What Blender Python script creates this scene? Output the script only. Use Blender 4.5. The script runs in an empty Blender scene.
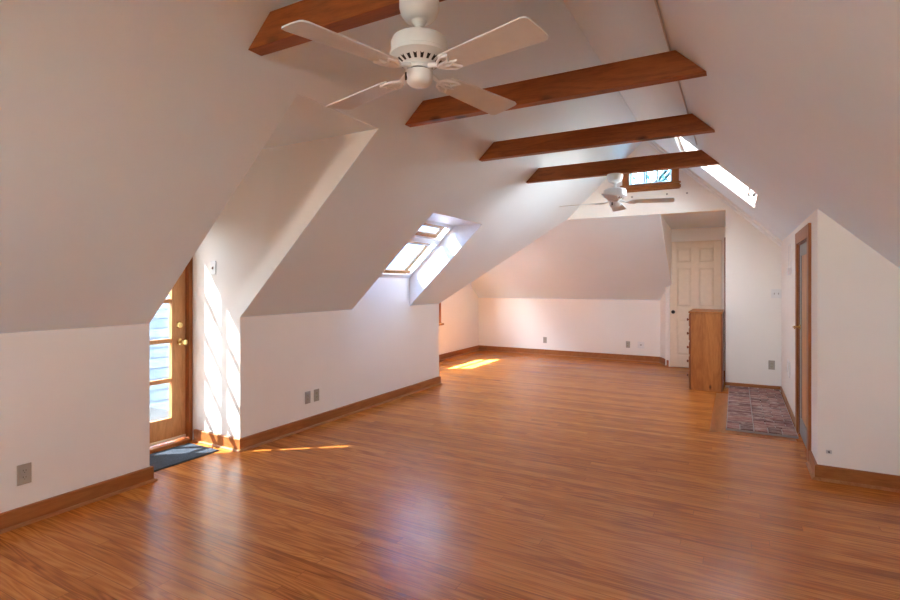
import bpy, bmesh, math, random
from mathutils import Vector, Matrix
random.seed(7)
C = bpy.context.scene.collection
PI = math.pi

# ------------------------------------------------------------------ dimensions (metres; X right, Y along the ridge, Z up)
XL, ZK, SL = -3.632, 1.117, .9589          # left knee wall, its height, pitch of the left slope
XR, ZR, SR = -1.132, 3.511, .9604          # ridge and pitch of the right slope
XRK = 1.37                                  # right knee wall (beside the camera, out of view)
YN = -2.6                                   # rear gable behind the camera
YD1, YD2, ZD, XD = 2.184, 2.947, 2.487, -4.30   # dormer
YS1, YS2, ZS0, ZS1 = 4.391, 5.516, 1.468, 2.098  # left skylight well
YE, YG, ZG, YB, ZKB, XW = 6.257, 7.92, 2.390, 9.804, 1.100, -4.73   # cross wing
XA0, XA1, YA, ZA = -.955, -.13, 9.40, 2.30  # alcove
XQ, YQ = .508, 4.523                        # projecting closet: side wall with the door, front wall
xl = lambda z: XL + (z - ZK) / SL
xr = lambda z: XR + (ZR - z) / SR
zl = lambda x: ZK + (x - XL) * SL
zr = lambda x: ZR - (x - XR) * SR
zfar = lambda y: ZG - (ZG - ZKB) / (YB - YG) * (y - YG)
NL = Vector((-SL, 0, 1)).normalized()
NR = Vector((SR, 0, 1)).normalized()

# ------------------------------------------------------------------ materials
def new_mat(name):
    m = bpy.data.materials.new(name); m.use_nodes = True
    nt = m.node_tree; b = nt.nodes['Principled BSDF']
    return m, nt, b
def nd(nt, t, **kw):
    n = nt.nodes.new(t)
    for k, v in kw.items():
        if k in n.inputs.keys() if hasattr(n.inputs, 'keys') else False: n.inputs[k].default_value = v
        else: setattr(n, k, v)
    return n
def lk(nt, a, b): nt.links.new(a, b)
def ramp(nt, fac, stops):
    r = nt.nodes.new('ShaderNodeValToRGB'); e = r.color_ramp.elements
    while len(e) < len(stops): e.new(.5)
    for i, (p, c) in enumerate(stops):
        e[i].position = p; e[i].color = (*c, 1)
    lk(nt, fac, r.inputs['Fac']); return r.outputs['Color']
def math_n(nt, op, a, b=None, c=None):
    n = nt.nodes.new('ShaderNodeMath'); n.operation = op
    for i, v in enumerate((a, b, c)):
        if v is None: continue
        if isinstance(v, (int, float)): n.inputs[i].default_value = v
        else: lk(nt, v, n.inputs[i])
    return n.outputs[0]
def coords(nt, scale=(1, 1, 1), rot=(0, 0, 0), gen='Object'):
    t = nt.nodes.new('ShaderNodeTexCoord'); mp = nt.nodes.new('ShaderNodeMapping')
    mp.inputs['Scale'].default_value = scale; mp.inputs['Rotation'].default_value = rot
    lk(nt, t.outputs[gen], mp.inputs['Vector']); return mp.outputs['Vector']
def noise(nt, vec, scale, detail=3, rough=.5, dist=0):
    n = nt.nodes.new('ShaderNodeTexNoise'); n.inputs['Scale'].default_value = scale
    n.inputs['Detail'].default_value = detail; n.inputs['Roughness'].default_value = rough
    n.inputs['Distortion'].default_value = dist
    if vec is not None: lk(nt, vec, n.inputs['Vector'])
    return n.outputs['Fac']
def bump(nt, b, h, strength=.2, dist=.01):
    n = nt.nodes.new('ShaderNodeBump'); n.inputs['Strength'].default_value = strength
    n.inputs['Distance'].default_value = dist
    lk(nt, h, n.inputs['Height']); lk(nt, n.outputs['Normal'], b.inputs['Normal'])

def paint(name, col, rough=.6, tex=.12):
    m, nt, b = new_mat(name); v = coords(nt)
    f = noise(nt, v, 1.3, 4)
    c = ramp(nt, f, [(.3, [x * .965 for x in col]), (.7, col)])
    lk(nt, c, b.inputs['Base Color']); b.inputs['Roughness'].default_value = rough
    bump(nt, b, noise(nt, v, 70, 3, .6), tex, .004)
    return m
def plain(name, col, rough=.5, metal=0, coat=0):
    m, nt, b = new_mat(name); v = coords(nt)
    f = noise(nt, v, 14, 2)
    lk(nt, ramp(nt, f, [(.3, [x * .94 for x in col]), (.7, col)]), b.inputs['Base Color'])
    b.inputs['Roughness'].default_value = rough; b.inputs['Metallic'].default_value = metal
    b.inputs['Coat Weight'].default_value = coat
    return m
def wood(name, dark, light, axis='X', scale=1.0, rough=.4, knots=True, knot_scale=1.7, boards=0):
    """stained softwood: stretched growth lines along one axis, odd knots, optional glued boards"""
    m, nt, b = new_mat(name)
    st = {'X': (1.2, 9, 9), 'Y': (9, 1.2, 9), 'Z': (9, 9, 1.2)}[axis]
    v = coords(nt, [s * scale for s in st])
    n1 = noise(nt, v, 1.0, 3, .55, .6)
    rings = math_n(nt, 'SINE', math_n(nt, 'MULTIPLY', n1, 34))
    fine = noise(nt, coords(nt, [s * scale * 5 for s in st]), 2.2, 4, .65)
    f = math_n(nt, 'ADD', math_n(nt, 'MULTIPLY', rings, .09), math_n(nt, 'ADD', math_n(nt, 'MULTIPLY', fine, .55), math_n(nt, 'MULTIPLY', n1, .35)))
    if boards:
        t = coords(nt); sx = nt.nodes.new('ShaderNodeSeparateXYZ'); lk(nt, t, sx.inputs[0])
        q = {'X': 'Y', 'Y': 'Z', 'Z': 'X'}[axis]
        k = math_n(nt, 'FLOOR', math_n(nt, 'DIVIDE', sx.outputs[q], boards))
        wn = nt.nodes.new('ShaderNodeTexWhiteNoise'); wn.noise_dimensions = '1D'; lk(nt, k, wn.inputs['W'])
        f = math_n(nt, 'ADD', f, math_n(nt, 'MULTIPLY', math_n(nt, 'SUBTRACT', wn.outputs['Value'], .5), .25))
    c = ramp(nt, f, [(.22, dark), (.72, light)])
    if knots:
        vo = nt.nodes.new('ShaderNodeTexVoronoi'); vo.inputs['Scale'].default_value = knot_scale
        vo.inputs['Randomness'].default_value = 1
        kv = coords(nt, {'X': (1, 2, 2), 'Y': (2, 1, 2), 'Z': (2, 2, 1)}[axis]); lk(nt, kv, vo.inputs['Vector'])
        d = math_n(nt, 'ADD', vo.outputs['Distance'], math_n(nt, 'MULTIPLY', math_n(nt, 'SUBTRACT', fine, .5), .05))
        mx = nt.nodes.new('ShaderNodeMix'); mx.data_type = 'RGBA'
        mr = nt.nodes.new('ShaderNodeMapRange'); mr.inputs['From Min'].default_value = .06; mr.inputs['From Max'].default_value = .15
        mr.inputs['To Min'].default_value = .9; mr.inputs['To Max'].default_value = 0
        lk(nt, d, mr.inputs['Value']); lk(nt, mr.outputs['Result'], mx.inputs['Factor'])
        lk(nt, c, mx.inputs['A']); mx.inputs['B'].default_value = (dark[0] * .3, dark[1] * .25, dark[2] * .3, 1)
        c = mx.outputs['Result']
    lk(nt, c, b.inputs['Base Color']); b.inputs['Roughness'].default_value = rough; b.inputs['Specular IOR Level'].default_value = .28
    bump(nt, b, fine, .08, .003)
    return m

def floor_mat():
    m, nt, b = new_mat('oiled_strip_floor')
    t = nt.nodes.new('ShaderNodeTexCoord'); s = nt.nodes.new('ShaderNodeSeparateXYZ'); lk(nt, t.outputs['Object'], s.inputs[0])
    W = .072
    yv = math_n(nt, 'DIVIDE', s.outputs['Y'], W)
    row = math_n(nt, 'FLOOR', yv); fr = math_n(nt, 'FRACT', yv)
    wn = nt.nodes.new('ShaderNodeTexWhiteNoise'); wn.noise_dimensions = '1D'; lk(nt, row, wn.inputs['W'])
    xo = math_n(nt, 'ADD', math_n(nt, 'DIVIDE', s.outputs['X'], 2.3), math_n(nt, 'MULTIPLY', wn.outputs['Value'], 7.3))
    col = math_n(nt, 'FLOOR', xo); fx = math_n(nt, 'FRACT', xo)
    cb = nt.nodes.new('ShaderNodeCombineXYZ'); lk(nt, row, cb.inputs[0]); lk(nt, col, cb.inputs[1])
    w2 = nt.nodes.new('ShaderNodeTexWhiteNoise'); w2.noise_dimensions = '2D'; lk(nt, cb.outputs[0], w2.inputs['Vector'])
    rnd = w2.outputs['Value']
    # grain: contour lines of a stretched noise, shifted for each strip
    gv = nt.nodes.new('ShaderNodeCombineXYZ')
    lk(nt, math_n(nt, 'ADD', math_n(nt, 'MULTIPLY', s.outputs['X'], .85), math_n(nt, 'MULTIPLY', rnd, 31)), gv.inputs[0])
    lk(nt, math_n(nt, 'MULTIPLY', s.outputs['Y'], 10.5), gv.inputs[1])
    lk(nt, math_n(nt, 'MULTIPLY', rnd, 57), gv.inputs[2])
    g = noise(nt, gv.outputs[0], 1.0, 2.0, .45, .35)
    bands = math_n(nt, 'SINE', math_n(nt, 'MULTIPLY', g, 62))
    gv2 = nt.nodes.new('ShaderNodeCombineXYZ')
    lk(nt, math_n(nt, 'MULTIPLY', s.outputs['X'], 3.5), gv2.inputs[0]); lk(nt, math_n(nt, 'MULTIPLY', s.outputs['Y'], 130), gv2.inputs[1]); lk(nt, math_n(nt, 'MULTIPLY', rnd, 9), gv2.inputs[2])
    fine = noise(nt, gv2.outputs[0], 1.0, 3, .6)
    big = noise(nt, coords(nt, (.5, .8, 1)), 1.0, 2)
    f = math_n(nt, 'ADD', math_n(nt, 'MULTIPLY', bands, .105), math_n(nt, 'MULTIPLY', fine, .45))
    f = math_n(nt, 'ADD', f, math_n(nt, 'MULTIPLY', rnd, .22))
    f = math_n(nt, 'ADD', f, math_n(nt, 'MULTIPLY', big, .12))
    c = ramp(nt, f, [(.16, FL[0]), (.40, FL[1]), (.66, FL[2])])
    # joints between strips
    e = math_n(nt, 'MINIMUM', math_n(nt, 'MULTIPLY', math_n(nt, 'MINIMUM', fr, math_n(nt, 'SUBTRACT', 1, fr)), W), math_n(nt, 'MULTIPLY', math_n(nt, 'MINIMUM', fx, math_n(nt, 'SUBTRACT', 1, fx)), 2.3))
    mr = nt.nodes.new('ShaderNodeMapRange'); mr.inputs['From Min'].default_value = .0005; mr.inputs['From Max'].default_value = .0022
    lk(nt, e, mr.inputs['Value'])
    mx = nt.nodes.new('ShaderNodeMix'); mx.data_type = 'RGBA'; mx.blend_type = 'MULTIPLY'
    mx.inputs['Factor'].default_value = 1; lk(nt, c, mx.inputs['A'])
    jc = ramp(nt, mr.outputs['Result'], [(0, (.50, .42, .38)), (1, (1, 1, 1))]); lk(nt, jc, mx.inputs['B'])
    lk(nt, mx.outputs['Result'], b.inputs['Base Color'])
    b.inputs['Roughness'].default_value = .27
    b.inputs['Specular IOR Level'].default_value = .32
    h = math_n(nt, 'ADD', math_n(nt, 'MULTIPLY', mr.outputs['Result'], .6), math_n(nt, 'MULTIPLY', fine, .12))
    h = math_n(nt, 'ADD', h, math_n(nt, 'MULTIPLY', rnd, .05))
    bump(nt, b, h, .12, .0025)
    return m
FL = [(.27, .073, .011), (.50, .160, .026), (.65, .25, .054)]

def glass_mat(name, tint=(1, 1, 1)):
    m = bpy.data.materials.new(name); m.use_nodes = True; nt = m.node_tree
    for n in list(nt.nodes):
        if n.type != 'OUTPUT_MATERIAL': nt.nodes.remove(n)
    out = [n for n in nt.nodes if n.type == 'OUTPUT_MATERIAL'][0]
    tr = nt.nodes.new('ShaderNodeBsdfTransparent'); tr.inputs[0].default_value = (*tint, 1)
    gl = nt.nodes.new('ShaderNodeBsdfGlossy'); gl.inputs['Roughness'].default_value = .02
    fr = nt.nodes.new('ShaderNodeLayerWeight'); fr.inputs['Blend'].default_value = .5
    fac = math_n(nt, 'MULTIPLY_ADD', math_n(nt, 'POWER', fr.outputs['Facing'], 5), .5, .025)
    mx = nt.nodes.new('ShaderNodeMixShader'); lk(nt, fac, mx.inputs[0]); lk(nt, tr.outputs[0], mx.inputs[1]); lk(nt, gl.outputs[0], mx.inputs[2])
    lk(nt, mx.outputs[0], out.inputs['Surface'])
    return m
def brick_mat():
    m, nt, b = new_mat('old_dark_brick')
    g = nt.nodes.new('ShaderNodeNewGeometry')
    v = coords(nt, (8, 40, 30)); sm = noise(nt, v, 1.0, 4, .6, .8)
    w = noise(nt, coords(nt), 11, 4, .6)
    c = ramp(nt, g.outputs['Random Per Island'], [(0, (.085, .028, .022)), (.5, (.175, .058, .044)), (1, (.27, .11, .085))])
    mx = nt.nodes.new('ShaderNodeMix'); mx.data_type = 'RGBA'
    lk(nt, ramp(nt, math_n(nt, 'ADD', math_n(nt, 'MULTIPLY', sm, .75), math_n(nt, 'MULTIPLY', w, .3)), [(.50, (0, 0, 0)), (.64, (.75, .75, .75))]), mx.inputs['Factor'])
    lk(nt, c, mx.inputs['A']); mx.inputs['B'].default_value = (.52, .41, .36, 1)
    lk(nt, mx.outputs['Result'], b.inputs['Base Color']); b.inputs['Roughness'].default_value = .75
    bump(nt, b, w, .3, .006); return m
def shingle_mat():
    m, nt, b = new_mat('grey_shingles')
    t = nt.nodes.new('ShaderNodeTexCoord'); s = nt.nodes.new('ShaderNodeSeparateXYZ'); lk(nt, t.outputs['Object'], s.inputs[0])
    r = math_n(nt, 'DIVIDE', s.outputs['X'], .17); row = math_n(nt, 'FLOOR', r); fr = math_n(nt, 'FRACT', r)
    u = math_n(nt, 'ADD', math_n(nt, 'DIVIDE', s.outputs['Y'], .3), math_n(nt, 'MULTIPLY', row, .37)); cu = math_n(nt, 'FLOOR', u)
    cb = nt.nodes.new('ShaderNodeCombineXYZ'); lk(nt, row, cb.inputs[0]); lk(nt, cu, cb.inputs[1])
    w = nt.nodes.new('ShaderNodeTexWhiteNoise'); w.noise_dimensions = '2D'; lk(nt, cb.outputs[0], w.inputs['Vector'])
    base = ramp(nt, w.outputs['Value'], [(0, SHG[0]), (1, SHG[1])])
    mx = nt.nodes.new('ShaderNodeMix'); mx.data_type = 'RGBA'; mx.blend_type = 'MULTIPLY'; mx.inputs['Factor'].default_value = 1
    lk(nt, base, mx.inputs['A'])
    lk(nt, ramp(nt, fr, [(0, (.4, .42, .46)), (.14, (.5, .52, .55)), (.2, (1, 1, 1))]), mx.inputs['B'])
    lk(nt, mx.outputs['Result'], b.inputs['Base Color']); b.inputs['Roughness'].default_value = .85
    return m
SHG = [(.17, .22, .27), (.28, .335, .39)]
def mat_carpet():
    m, nt, b = new_mat('blue_grey_mat'); v = coords(nt)
    n1 = noise(nt, v, 110, 3, .7); n2 = noise(nt, v, 14, 2)
    f = math_n(nt, 'ADD', math_n(nt, 'MULTIPLY', n1, .8), math_n(nt, 'MULTIPLY', n2, .25))
    lk(nt, ramp(nt, f, [(.36, (.010, .014, .022)), (.62, (.045, .058, .080)), (.80, (.16, .19, .24))]), b.inputs['Base Color'])
    b.inputs['Roughness'].default_value = .95; bump(nt, b, n1, .8, .006); return m
def blind_mat():
    m, nt, b = new_mat('pale_blue_pleated_fabric')
    n = noise(nt, coords(nt), 90, 2)
    lk(nt, ramp(nt, n, [(.3, (.66, .74, .86)), (.7, (.70, .78, .90))]), b.inputs['Base Color']); b.inputs['Roughness'].default_value = .9
    out = [x for x in nt.nodes if x.type == 'OUTPUT_MATERIAL'][0]
    tl = nt.nodes.new('ShaderNodeBsdfTranslucent'); tl.inputs[0].default_value = (.72, .82, .95, 1)
    mx = nt.nodes.new('ShaderNodeMixShader'); mx.inputs[0].default_value = .4
    lk(nt, b.outputs[0], mx.inputs[1]); lk(nt, tl.outputs[0], mx.inputs[2]); lk(nt, mx.outputs[0], out.inputs['Surface'])
    return m
def leaf_mat():
    m, nt, b = new_mat('leaf_green'); g = nt.nodes.new('ShaderNodeNewGeometry')
    lk(nt, ramp(nt, g.outputs['Random Per Island'], [(0, (.012, .03, .03)), (1, (.05, .10, .07))]), b.inputs['Base Color']); return m

M = {}
M['wall'] = paint('warm_white_plaster', (.885, .855, .80))
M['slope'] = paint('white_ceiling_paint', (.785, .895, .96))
M['trimwhite'] = plain('white_gloss_trim', (.86, .86, .85), .35)
M['floor'] = floor_mat()
M['beam'] = wood('red_brown_beam', (.20, .054, .011), (.40, .118, .027), 'X', 1.0, .48, True, 2.3)
M['trim'] = wood('honey_stained_trim', (.27, .09, .024), (.43, .165, .05), 'Y', 1.0, .38, False)
M['trimx'] = wood('honey_stained_trim_cross', (.25, .085, .022), (.42, .16, .048), 'X', 1.0, .38, False)
M['shoe'] = wood('light_shoe_moulding', (.30, .11, .035), (.48, .21, .08), 'Y', 1.0, .38, False)
M['trimz'] = wood('honey_stained_casing', (.26, .085, .024), (.42, .155, .045), 'Z', 1.0, .38, False)
M['doorwood'] = wood('fir_door', (.44, .19, .068), (.66, .34, .14), 'Z', 1.0, .38, False)
M['redcasing'] = wood('red_stained_casing', (.16, .04, .018), (.29, .088, .036), 'Z', 1.0, .4, False)
M['pine'] = wood('orange_pine', (.34, .115, .026), (.54, .215, .055), 'Z', .9, .42, True, 3.6, .14)
M['pinedark'] = wood('dark_pine_edge', (.16, .045, .014), (.28, .09, .028), 'Z', 1.0, .42, False)
M['sash'] = wood('pine_sash', (.50, .25, .09), (.70, .40, .17), 'Z', 1.0, .4, False)
M['cream'] = plain('cream_door_paint', (.84, .71, .55), .4)
M['fan'] = plain('ivory_enamel', (.77, .83, .82), .35, 0, .2)
M['blade'] = plain('pale_grey_blade', (.70, .745, .75), .45)
M['iron'] = plain('white_enamel', (.88, .93, .95), .3)
M['black'] = plain('dark_slot', (.012, .012, .012), .6)
M['brass'] = plain('polished_brass', (.80, .60, .25), .2, 1)
M['bronze'] = plain('dark_bronze', (.03, .022, .018), .4, .6)
M['steel'] = plain('brushed_steel', (.6, .6, .6), .35, .9)
M['ivory'] = plain('ivory_plastic', (.42, .385, .31), .4)
M['grey_plate'] = plain('grey_beige_plastic', (.40, .37, .32), .45)
M['white_plastic'] = plain('white_plastic', (.82, .82, .80), .35)
M['greydoor'] = plain('grey_green_door_paint', (.30, .32, .31), .45)
M['greycable'] = plain('grey_cable', (.55, .53, .52), .5)
M['brick'] = brick_mat()
M['mortar'] = paint('grey_mortar', (.36, .33, .31), .85, .5)
M['shingle'] = shingle_mat()
M['siding'] = plain('pale_siding', (.16, .17, .18), .8)
M['deck'] = wood('weathered_deck', (.05, .05, .05), (.09, .09, .09), 'Y', 1, .8, False)
M['ground'] = plain('lawn', (.03, .05, .02), .9)
M['bark'] = plain('bark', (.03, .025, .02), .9)
M['leaf'] = leaf_mat()
M['glass'] = glass_mat('clear_glass')
M['tint'] = glass_mat('blue_tinted_glass', (.60, .595, .59))
M['blueglass'] = glass_mat('blue_gable_glass', (.30, .44, .52))
M['skyglass'] = glass_mat('blue_grey_skylight_glass', (.36, .42, .50))
M['tint2'] = glass_mat('pale_tinted_glass', (.64, .68, .72))
M['lowe'] = glass_mat('tinted_low_e_glass', (.27, .285, .295))
M['mat'] = mat_carpet()
M['matedge'] = plain('black_rubber', (.01, .01, .011), .7)
M['blind'] = blind_mat()

# ------------------------------------------------------------------ mesh helpers
class MB:
    def __init__(s): s.bm = bmesh.new()
    def face(s, pts):
        return s.bm.faces.new([s.bm.verts.new(p) for p in pts])
    def box(s, x0, y0, z0, x1, y1, z1):
        v = [s.bm.verts.new(p) for p in ((x0,y0,z0),(x1,y0,z0),(x1,y1,z0),(x0,y1,z0),(x0,y0,z1),(x1,y0,z1),(x1,y1,z1),(x0,y1,z1))]
        for f in ((0,3,2,1),(4,5,6,7),(0,1,5,4),(1,2,6,5),(2,3,7,6),(3,0,4,7)): s.bm.faces.new([v[i] for i in f])
        return s
    def prism(s, pts, vec):
        a = [s.bm.verts.new(Vector(p)) for p in pts]; b = [s.bm.verts.new(Vector(p) + Vector(vec)) for p in pts]
        n = len(a); s.bm.faces.new(a); s.bm.faces.new(list(reversed(b)))
        for i in range(n): s.bm.faces.new([a[i], b[i], b[(i+1) % n], a[(i+1) % n]])
        return s
    def frustum(s, a, b):       # two matching loops
        a = [s.bm.verts.new(p) for p in a]; b = [s.bm.verts.new(p) for p in b]; n = len(a)
        s.bm.faces.new(a); s.bm.faces.new(list(reversed(b)))
        for i in range(n): s.bm.faces.new([a[i], b[i], b[(i+1) % n], a[(i+1) % n]])
        return s
    def lathe(s, prof, seg=32, mat=None, center=(0, 0, 0)):
        mt = mat or Matrix(); rings = []
        for r, z in prof:
            if r < 1e-5: rings.append([s.bm.verts.new(mt @ (Vector(center) + Vector((0, 0, z))))])
            else: rings.append([s.bm.verts.new(mt @ (Vector(center) + Vector((r*math.cos(2*PI*k/seg), r*math.sin(2*PI*k/seg), z)))) for k in range(seg)])
        for a, b in zip(rings, rings[1:]):
            if len(a) == 1 and len(b) == 1: continue
            for k in range(seg):
                k2 = (k+1) % seg
                if len(a) == 1: s.bm.faces.new([a[0], b[k2], b[k]])
                elif len(b) == 1: s.bm.faces.new([a[k], a[k2], b[0]])
                else: s.bm.faces.new([a[k], a[k2], b[k2], b[k]])
        for rg, rev in ((rings[0], True), (rings[-1], False)):
            if len(rg) > 2: s.bm.faces.new(list(reversed(rg)) if rev else rg)
        return s
    def tube(s, path, r, seg=8, closed=False):
        path = [Vector(p) for p in path]; n = len(path); rings = []
        up0 = None
        for i, p in enumerate(path):
            if closed: t = path[(i+1) % n] - path[i-1]
            else: t = path[min(i+1, n-1)] - path[max(i-1, 0)]
            t.normalize()
            if up0 is None:
                up0 = Vector((0, 0, 1)) if abs(t.z) < .9 else Vector((1, 0, 0))
            u = (up0 - t * up0.dot(t)).normalized(); up0 = u; w = t.cross(u)
            rr = r[i] if isinstance(r, (list, tuple)) else r
            rings.append([s.bm.verts.new(p + (u*math.cos(2*PI*k/seg) + w*math.sin(2*PI*k/seg))*rr) for k in range(seg)])
        m = n if closed else n-1
        for i in range(m):
            a, b = rings[i], rings[(i+1) % n]
            for k in range(seg): s.bm.faces.new([a[k], a[(k+1) % seg], b[(k+1) % seg], b[k]])
        if not closed:
            s.bm.faces.new(list(reversed(rings[0]))); s.bm.faces.new(rings[-1])
        return s
    def sweep(s, path, prof, side=1, close=True):
        """mitred sweep of a (offset, z) profile along a 2-D path; side=+1: interior on the left of travel"""
        P = [Vector((p[0], p[1], 0)) for p in path]; n = len(P); loops = []
        for i in range(n):
            ds = []
            if i > 0: ds.append((P[i]-P[i-1]).normalized())
            if i < n-1: ds.append((P[i+1]-P[i]).normalized())
            ns = [Vector((-d.y, d.x, 0))*side for d in ds]
            if len(ns) == 2:
                mt = (ns[0]+ns[1]); mt = mt / max(.2, (1+ns[0].dot(ns[1])))
            else: mt = ns[0]
            loops.append([s.bm.verts.new(P[i] + mt*o + Vector((0, 0, z))) for o, z in prof])
        k = len(prof)
        for a, b in zip(loops, loops[1:]):
            for j in range(k): s.bm.faces.new([a[j], a[(j+1) % k], b[(j+1) % k], b[j]])
        s.bm.faces.new(loops[0]); s.bm.faces.new(list(reversed(loops[-1])))
        return s
    def xform(s, mt):
        bmesh.ops.transform(s.bm, matrix=mt, verts=s.bm.verts); return s
    def build(s, name, mat, parent=None, smooth=False, bevel=0, seg=2):
        bmesh.ops.recalc_face_normals(s.bm, faces=s.bm.faces)
        me = bpy.data.meshes.new(name); s.bm.to_mesh(me); s.bm.free()
        o = bpy.data.objects.new(name, me); C.objects.link(o)
        me.materials.append(mat)
        if parent is not None: o.parent = parent
        if smooth:
            for p in me.polygons: p.use_smooth = True
            md = o.modifiers.new('edges', 'EDGE_SPLIT'); md.split_angle = math.radians(38)
        if bevel:
            b = o.modifiers.new('bevel', 'BEVEL'); b.width = bevel; b.segments = seg; b.limit_method = 'ANGLE'; b.angle_limit = math.radians(40)
        return o
def tag(o, label, cat, group=None, kind=None):
    o['label'] = label; o['category'] = cat
    if group: o['group'] = group
    if kind: o['kind'] = kind
    return o
def thing(name, label, cat, loc=(0, 0, 0), rz=0, group=None, kind=None):
    o = bpy.data.objects.new(name, None); C.objects.link(o); o.location = loc; o.rotation_euler = (0, 0, rz); o.empty_display_size = .1
    return tag(o, label, cat, group, kind)
def struct(o, label, cat): return tag(o, label, cat, None, 'structure')
def copy_tree(o, parent=None):
    c = o.copy(); C.objects.link(c); c.parent = parent
    for ch in o.children: copy_tree(ch, c)
    return c

# ------------------------------------------------------------------ room shell
T = .14; E2 = .002
mb = MB(); mb.box(-4.9, YN-.2, -.16, 1.6, 10.4, 0)
struct(mb.build('floor', M['floor']), 'glossy honey brown wooden strip floor running across the attic', 'floor')

# left knee wall (both lengths) – the far length rises at the skylight to its sill
mb = MB()
mb.prism([(XL, YN, 0), (XL, YD1-E2, 0), (XL, YD1-E2, ZK), (XL, YN, ZK)], (-T, 0, 0))
mb.prism([(XL, YD2+E2, 0), (XL, YE, 0), (XL, YE, ZK), (XL, YS2, ZK), (XL, YS2, ZS0), (XL, YS1, ZS0), (XL, YS1, ZK), (XL, YD2+E2, ZK)], (-T, 0, 0))
struct(mb.build('wall_left', M['wall']), 'low white knee wall under the left roof slope', 'wall')
# dormer: two cheeks, end wall above the door, ceiling
mb = MB()
ck = lambda y: [(XL-E2, y, 0), (XD-.15, y, 0), (XD-.15, y, ZD), (xl(ZD)-2*E2, y, ZD), (XL-E2, y, ZK)]
mb.prism(ck(YD1), (0, -T, 0)); mb.prism(ck(YD2), (0, T, 0))
struct(mb.build('wall_dormer', M['wall']), 'white cheek walls of the door dormer, sunlit on the far side', 'wall')
mb = MB(); mb.box(XD-.15, YD1, 2.09, XD+.04, YD2, ZD)
struct(mb.build('wall_dormer_end', M['wall']), 'white wall above the glazed dormer door', 'wall')
mb = MB(); mb.prism([(XD-.2, YD1-T, ZD), (xl(ZD)-E2, YD1-T, ZD), (xl(ZD)-E2, YD1-T, ZD+.02), (xl(ZD)-.11, YD1-T, ZD+.1), (XD-.2, YD1-T, ZD+.1)], (0, YD2-YD1+2*T, 0))
# keep the dormer ceiling below the roof slope at its inner end
struct(mb.build('ceiling_dormer', M['slope']), 'small flat white ceiling of the door dormer', 'ceiling')

def lp(y, z): return (xl(z), y, z)
def rp(x, y): return (x, y, zr(x))
mb = MB()
TL = NL*T
ZT = ZR+.13
for poly in ([lp(YN, ZK), lp(YD1-E2, ZK), lp(YD1-E2, ZT), lp(YN, ZT)],
             [lp(YD1-E2, ZD+E2), lp(YD2+E2, ZD+E2), lp(YD2+E2, ZT), lp(YD1-E2, ZT)],
             [lp(YD2+E2, ZK), lp(YS1-E2, ZK), lp(YS1-E2, ZT), lp(YD2+E2, ZT)],
             [lp(YS1-E2, ZS1+E2), lp(YS2+E2, ZS1+E2), lp(YS2+E2, ZT), lp(YS1-E2, ZT)],
             [lp(YS2+E2, ZK), lp(YE, ZK), lp(YG, ZG), lp(YG+.12, ZG), lp(YG+.12, ZT), lp(YS2+E2, ZT)]):
    mb.prism(poly, TL)
struct(mb.build('ceiling_left', M['slope']), 'long white left roof slope with the dormer and skylight openings', 'ceiling')
# right slope, with the long skylight near the gable and an unseen one added behind the camera for its light
RX0, RX1, RY0, RY1 = -.60, .185, 5.80, 6.82
ADDED_SKY = [(-.35, -.05, -1.95, -1.50)]
mb = MB(); TR = NR*T
def rq(x0, x1, y0, y1): mb.prism([rp(x0, y0), rp(x1, y0), rp(x1, y1), rp(x0, y1)], TR)
def strip_with_holes(x0, x1, ya, yb, holes):
    y = ya
    for hx0, hx1, hy0, hy1 in holes:
        rq(x0, x1, y, hy0); rq(x0, hx0, hy0, hy1); rq(hx1, x1, hy0, hy1); y = hy1
    rq(x0, x1, y, yb)
strip_with_holes(XR, XRK, YN, YQ, ADDED_SKY)
strip_with_holes(XR, XQ, YQ, YG+.12, [(RX0, RX1, RY0, RY1)])
rq(XQ, XRK, YQ, YG+.12)
struct(mb.build('ceiling_right', M['slope']), 'long white right roof slope with the slim skylight near the gable', 'ceiling')

# gable wall in front of the alcove and cross wing
mb = MB()
mb.prism([(xl(ZG), YG, ZG), (XA1, YG, ZG), (XA1, YG, 0), (XQ, YG, 0), (XQ, YG, zr(XQ)), (-.79, YG, zr(-.79)), (-.79, YG, 2.83), (-1.385, YG, 2.83), (-1.385, YG, zl(-1.385)) ], (0, .12, 0))
mb.prism([(-1.385, YG, 3.06), (-.79, YG, 3.06), (-.79, YG, zr(-.79)), (XR, YG, ZR), (-1.385, YG, zl(-1.385))], (0, .12, 0))
struct(mb.build('wall_gable', M['wall']), 'white gable wall with the small window at its peak', 'wall')
# boxed white trim where the gable meets the right slope
mb = MB()
a0, a1 = XR+.03, XQ-.005
for w, d in ((.15, .026), (.06, .056)):
    mb.frustum([(a0, YG-w, zr(a0)), (a0, YG, zr(a0)), (a0, YG, zr(a0)-d*1.386), (a0, YG-w, zr(a0)-d*1.386)],
               [(a1, YG-w, zr(a1)), (a1, YG, zr(a1)), (a1, YG, zr(a1)-d*1.386), (a1, YG-w, zr(a1)-d*1.386)])
struct(mb.build('trim_1', M['trimwhite']), 'white moulding sloping along the gable below the slim skylight', 'trim')

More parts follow.
